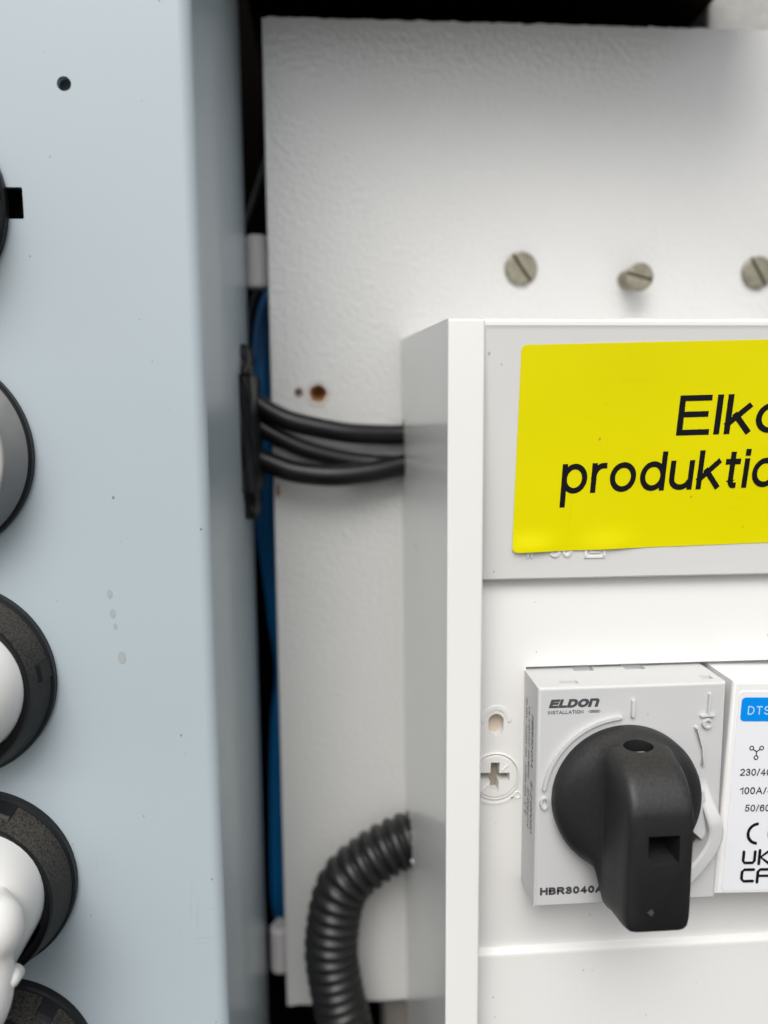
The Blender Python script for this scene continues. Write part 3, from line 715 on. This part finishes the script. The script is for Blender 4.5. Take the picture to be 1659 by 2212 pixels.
obj('lettering', text_bm('Ue 415VAC 50/60Hz    EN60947-3', side(156.9, -63.6), 1.25, 0, 27.5, shear=0.2, weight=0.19), 'greyink', hous)
obj('lettering', text_bm('Ith 40A   AC22A 40A   AC23A 40A', side(159.2, -62.6), 1.25, 0, 22.5, shear=0.2, weight=0.19), 'greyink', hous)
def ce_mark(place, h):
    parts = []
    for off, bar in ((0, False), (0.92 * h, True)):
        o_ = [(off + h / 2 - h / 2 * cos(radians(a)), h / 2 + h / 2 * sin(radians(a))) for a in range(-88, 89, 8)]
        i_ = [(off + h / 2 - h * 0.37 * cos(radians(a)), h / 2 + h * 0.37 * sin(radians(a))) for a in range(-88, 89, 8)]
        bb = new(); A = [bb.verts.new(place(u, v, 0)) for u, v in o_]; B = [bb.verts.new(place(u, v, 0)) for u, v in i_]
        for k in range(len(A) - 1): bb.faces.new((A[k], A[k + 1], B[k + 1], B[k]))
        if bar:
            q = [(off + 0.13 * h, 0.435 * h), (off + 0.45 * h, 0.435 * h), (off + 0.45 * h, 0.565 * h), (off + 0.13 * h, 0.565 * h)]
            bb.faces.new([bb.verts.new(place(u, v, -0.004)) for u, v in q])
        parts.append(bb)
    return join(*parts)
obj('lettering', ce_mark(side(159.2, -86.6), 2.0), 'greyink', hous)

# handle: a disc that grows into a grip pointing down
def super_ring(cx, cz, ax, zt, zb, ex_, y, n=72):
    P = []
    for i in range(n):
        a = 2 * pi * i / n; c, s = cos(a), sin(a)
        # rounded-rectangle blend: exponent 2 = ellipse, larger = boxier
        r = (abs(c) ** ex_ + abs(s) ** ex_) ** (-1 / ex_)
        up_, dn = zt - cz, cz - zb
        P.append((cx + ax * r * c, y, cz + (up_ if s >= 0 else dn) * r * s))
    return P
K = [  # y, centre x, centre z, half width, top z, bottom z, exponent
    (149.6, 60.6, -81.2, 15.6, -65.6, -96.8, 2.0),
    (147.6, 60.6, -81.2, 15.7, -65.5, -96.9, 2.0),
    (146.4, 60.6, -81.2, 15.4, -65.7, -96.7, 2.0),
    (145.6, 60.6, -81.2, 14.7, -66.1, -96.6, 2.0),
    (144.8, 60.55, -81.3, 12.9, -66.3, -96.9, 2.1),
    (143.9, 60.5, -81.6, 10.9, -66.4, -97.4, 2.3),
    (143.1, 60.45, -82.0, 9.2, -66.5, -98.7, 2.9),
    (142.5, 60.4, -82.4, 8.0, -66.6, -100.3, 4.6),
    (142.0, 60.35, -82.6, 7.3, -66.7, -101.0, 7.5),
    (141.2, 60.3, -82.8, 7.0, -66.8, -101.1, 9.0),
    (139.0, 60.3, -83.2, 6.95, -67.0, -100.6, 7.0),
    (136.5, 60.3, -83.8, 6.7, -67.6, -100.1, 8.5),
    (134.0, 60.3, -84.6, 6.55, -69.0, -99.5, 9.5),
    (132.2, 60.3, -85.4, 6.45, -70.8, -99.1, 10.5),
    (130.9, 60.3, -86.0, 6.3, -72.7, -98.7, 10.5),
    (130.3, 60.3, -86.3, 6.0, -74.0, -98.4, 10.0),
    (130.0, 60.3, -86.5, 5.5, -75.2, -97.9, 9.0),
]
kb = loft([super_ring(cx, cz, ax, zt, zb, ee, y) for y, cx, cz, ax, zt, zb, ee in K])
knob = obj('handle', kb, 'knob', sw_, smooth=38)
hole_sq = [(57.7, -79.0), (63.7, -79.0), (63.7, -84.7), (58.9, -84.7), (57.7, -83.3)]
top_hole = loft([[(60.0 + dx + 3.0 * cos(a), 140.6 + yy + 2.3 * sin(a), z) for a in [2 * pi * i / 32 for i in range(32)]] for z, yy, dx in ((-55, 0, 0), (-74, 2.0, 0))])
cut(knob, [poly_prism(hole_sq, 120, 147), top_hole])
knob.modifiers.clear()
for p in knob.data.polygons: p.use_smooth = True
knob.data.set_sharp_from_angle(angle=radians(38))
obj('spindle_screw', box(58.4, 61.0, 138.9, 141.0, -71, -67.4, 0.2), 'steel', knob, smooth=35)
obj('gate_mark', poly_prism([(57.9, -94.2), (58.9, -93.6), (59.3, -94.3), (58.8, -95.0)], 129.9, 130.2), 'wire', knob)
# white locking lever beside the handle
LV = [(77.4, -78.6, 0), (78.1, -81.5, 0), (78.8, -84.6, 0), (79.8, -88.0, 0), (79.8, -90.4, 0), (78.6, -93.4, 0), (76.0, -97.0, 0), (73.0, -100.4, 0)]
pth, _ = smooth_path([(x, 0, z) for x, z, q in LV], 40)
for _k in range(6): pth = [pth[0]] + [(pth[i - 1] + pth[i] * 2 + pth[i + 1]) / 4 for i in range(1, 40)] + [pth[40]]
rings = []
for k, p in enumerate(pth):
    t_ = (pth[min(k + 1, 40)] - pth[max(k - 1, 0)]).normalized(); nr = Vector((t_.z, 0, -t_.x))
    f = min(1, k / 15); hw = 1.15 + 0.5 * f; hgt = 0.1 + 3.3 * (f * f * (3 - 2 * f))
    c_ = min(0.8, hgt * 0.6); sec = [(-hw, 0.6), (-hw, -hgt + c_), (-hw + 0.12, -hgt + c_ * 0.45), (-hw + 0.45, -hgt + 0.1), (-hw + 0.8, -hgt), (hw - 0.8, -hgt), (hw - 0.45, -hgt + 0.1), (hw - 0.12, -hgt + c_ * 0.45), (hw, -hgt + c_), (hw, 0.6)]
    rings.append([(p.x + nr.x * s, YS + y, p.z + nr.z * s) for s, y in sec])
lev = obj('locking_lever', loft(rings), 'switch', sw_, smooth=35)
obj('lever_web', poly_prism([(74.6, -79), (77.6, -80.5), (79.2, -88.6), (77.5, -91.4), (74.6, -88.8)], YS - 1.6, YS + 0.2, 0.2), 'switch', lev)

# ------------------------------------------------------------------ energy meter at the right edge
mt = thing('energy_meter', 'white energy meter with a blue header right of the isolator switch', 'meter', (83, 151, -106), tilt=2.0)
# stored upright with its lower left corner at (82.4, -106); the thing itself is tilted a little
mb = new(); box(82.3, 128, 151, 178, -106.1, -57.4, bm=mb)
bmesh.ops.bevel(mb, geom=[e for e in mb.edges if all(v.co.y < 152 for v in e.verts) or (all(v.co.x < 83 for v in e.verts) and all(abs(v.co.z + 80) < 60 for v in e.verts) and abs(e.verts[0].co.z - e.verts[1].co.z) < 1 and False)], offset=0.8, segments=4, profile=0.5, affect='EDGES')
obj('housing', mb, 'meter', mt, smooth=30)
fl = obj('face_label', poly_prism(rrect(83.75, 126.5, -105.0, -59.6, 0.9), 150.86, 151.02, 0.05), 'meterlabel', mt)
hd = [(x, z) for x, z in rrect(84.4, 120, -66.2, -60.9, 0.9)]
hd = [(x, z) for x, z in hd]
obj('header', poly_prism(hd, 150.80, 150.87), 'blueprint', fl)
def mface(z0): return lambda u, v, d_: Vector((u, 150.77, z0 + v))
obj('lettering', text_bm('DTS', mface(-64.7), 1.9, 85.9, 4.9, weight=0.14, gap=0.25), 'paleprint', fl)
obj('lettering', text_bm('230/40', mface(-78.4), 1.6, 85.5, 6.9, weight=0.155, gap=0.15), 'ink', fl)
obj('lettering', text_bm('100A/4', mface(-82.6), 1.6, 85.8, 7.3, weight=0.155, gap=0.15), 'ink', fl)
obj('lettering', text_bm('50/60', mface(-86.6), 1.6, 87.3, 5.6, weight=0.155, gap=0.15), 'ink', fl)
obj('lettering', ce_mark(lambda u, v, d_: Vector((88.2 + u, 150.77 + d_, -94.3 + v)), 5.2), 'ink', fl)
SY = 150.74
sym = [ring_bar(87.55, -72.15, 0.42, 0.2, SY, SY + 0.05, n=20), ring_bar(89.75, -72.15, 0.42, 0.2, SY, SY + 0.05, n=20), ring_bar(88.7, -74.3, 0.42, 0.2, SY, SY + 0.05, n=20),
       stroke([(87.85, -72.4), (88.7, -72.95)], 0.2, SY, SY + 0.05), stroke([(89.45, -72.4), (88.7, -72.95)], 0.2, SY + 0.002, SY + 0.05), stroke([(88.7, -72.9), (88.7, -73.9)], 0.2, SY + 0.004, SY + 0.05)]
obj('printed_symbol', join(*sym), 'ink', fl)
uk = [stroke([(88.0, -95.9), (88.0, -98.0), (88.35, -98.5), (90.2, -98.5), (90.55, -98.0), (90.55, -95.9)], 0.62, SY, SY + 0.06),
      stroke([(91.6, -95.6), (91.6, -98.8)], 0.62, SY, SY + 0.06), stroke([(93.8, -95.7), (91.9, -97.2), (93.9, -98.7)], 0.6, SY + 0.003, SY + 0.06),
      stroke([(90.6, -100.1), (88.5, -100.1), (88.0, -100.6), (88.0, -102.2), (88.5, -102.8), (90.6, -102.8)], 0.62, SY, SY + 0.06),
      stroke([(91.6, -103.1), (91.6, -100.6), (92.1, -100.1), (94, -100.1)], 0.62, SY, SY + 0.06), stroke([(91.8, -101.6), (94, -101.6)], 0.55, SY + 0.003, SY + 0.06)]
obj('printed_mark', join(*uk), 'ink', fl)
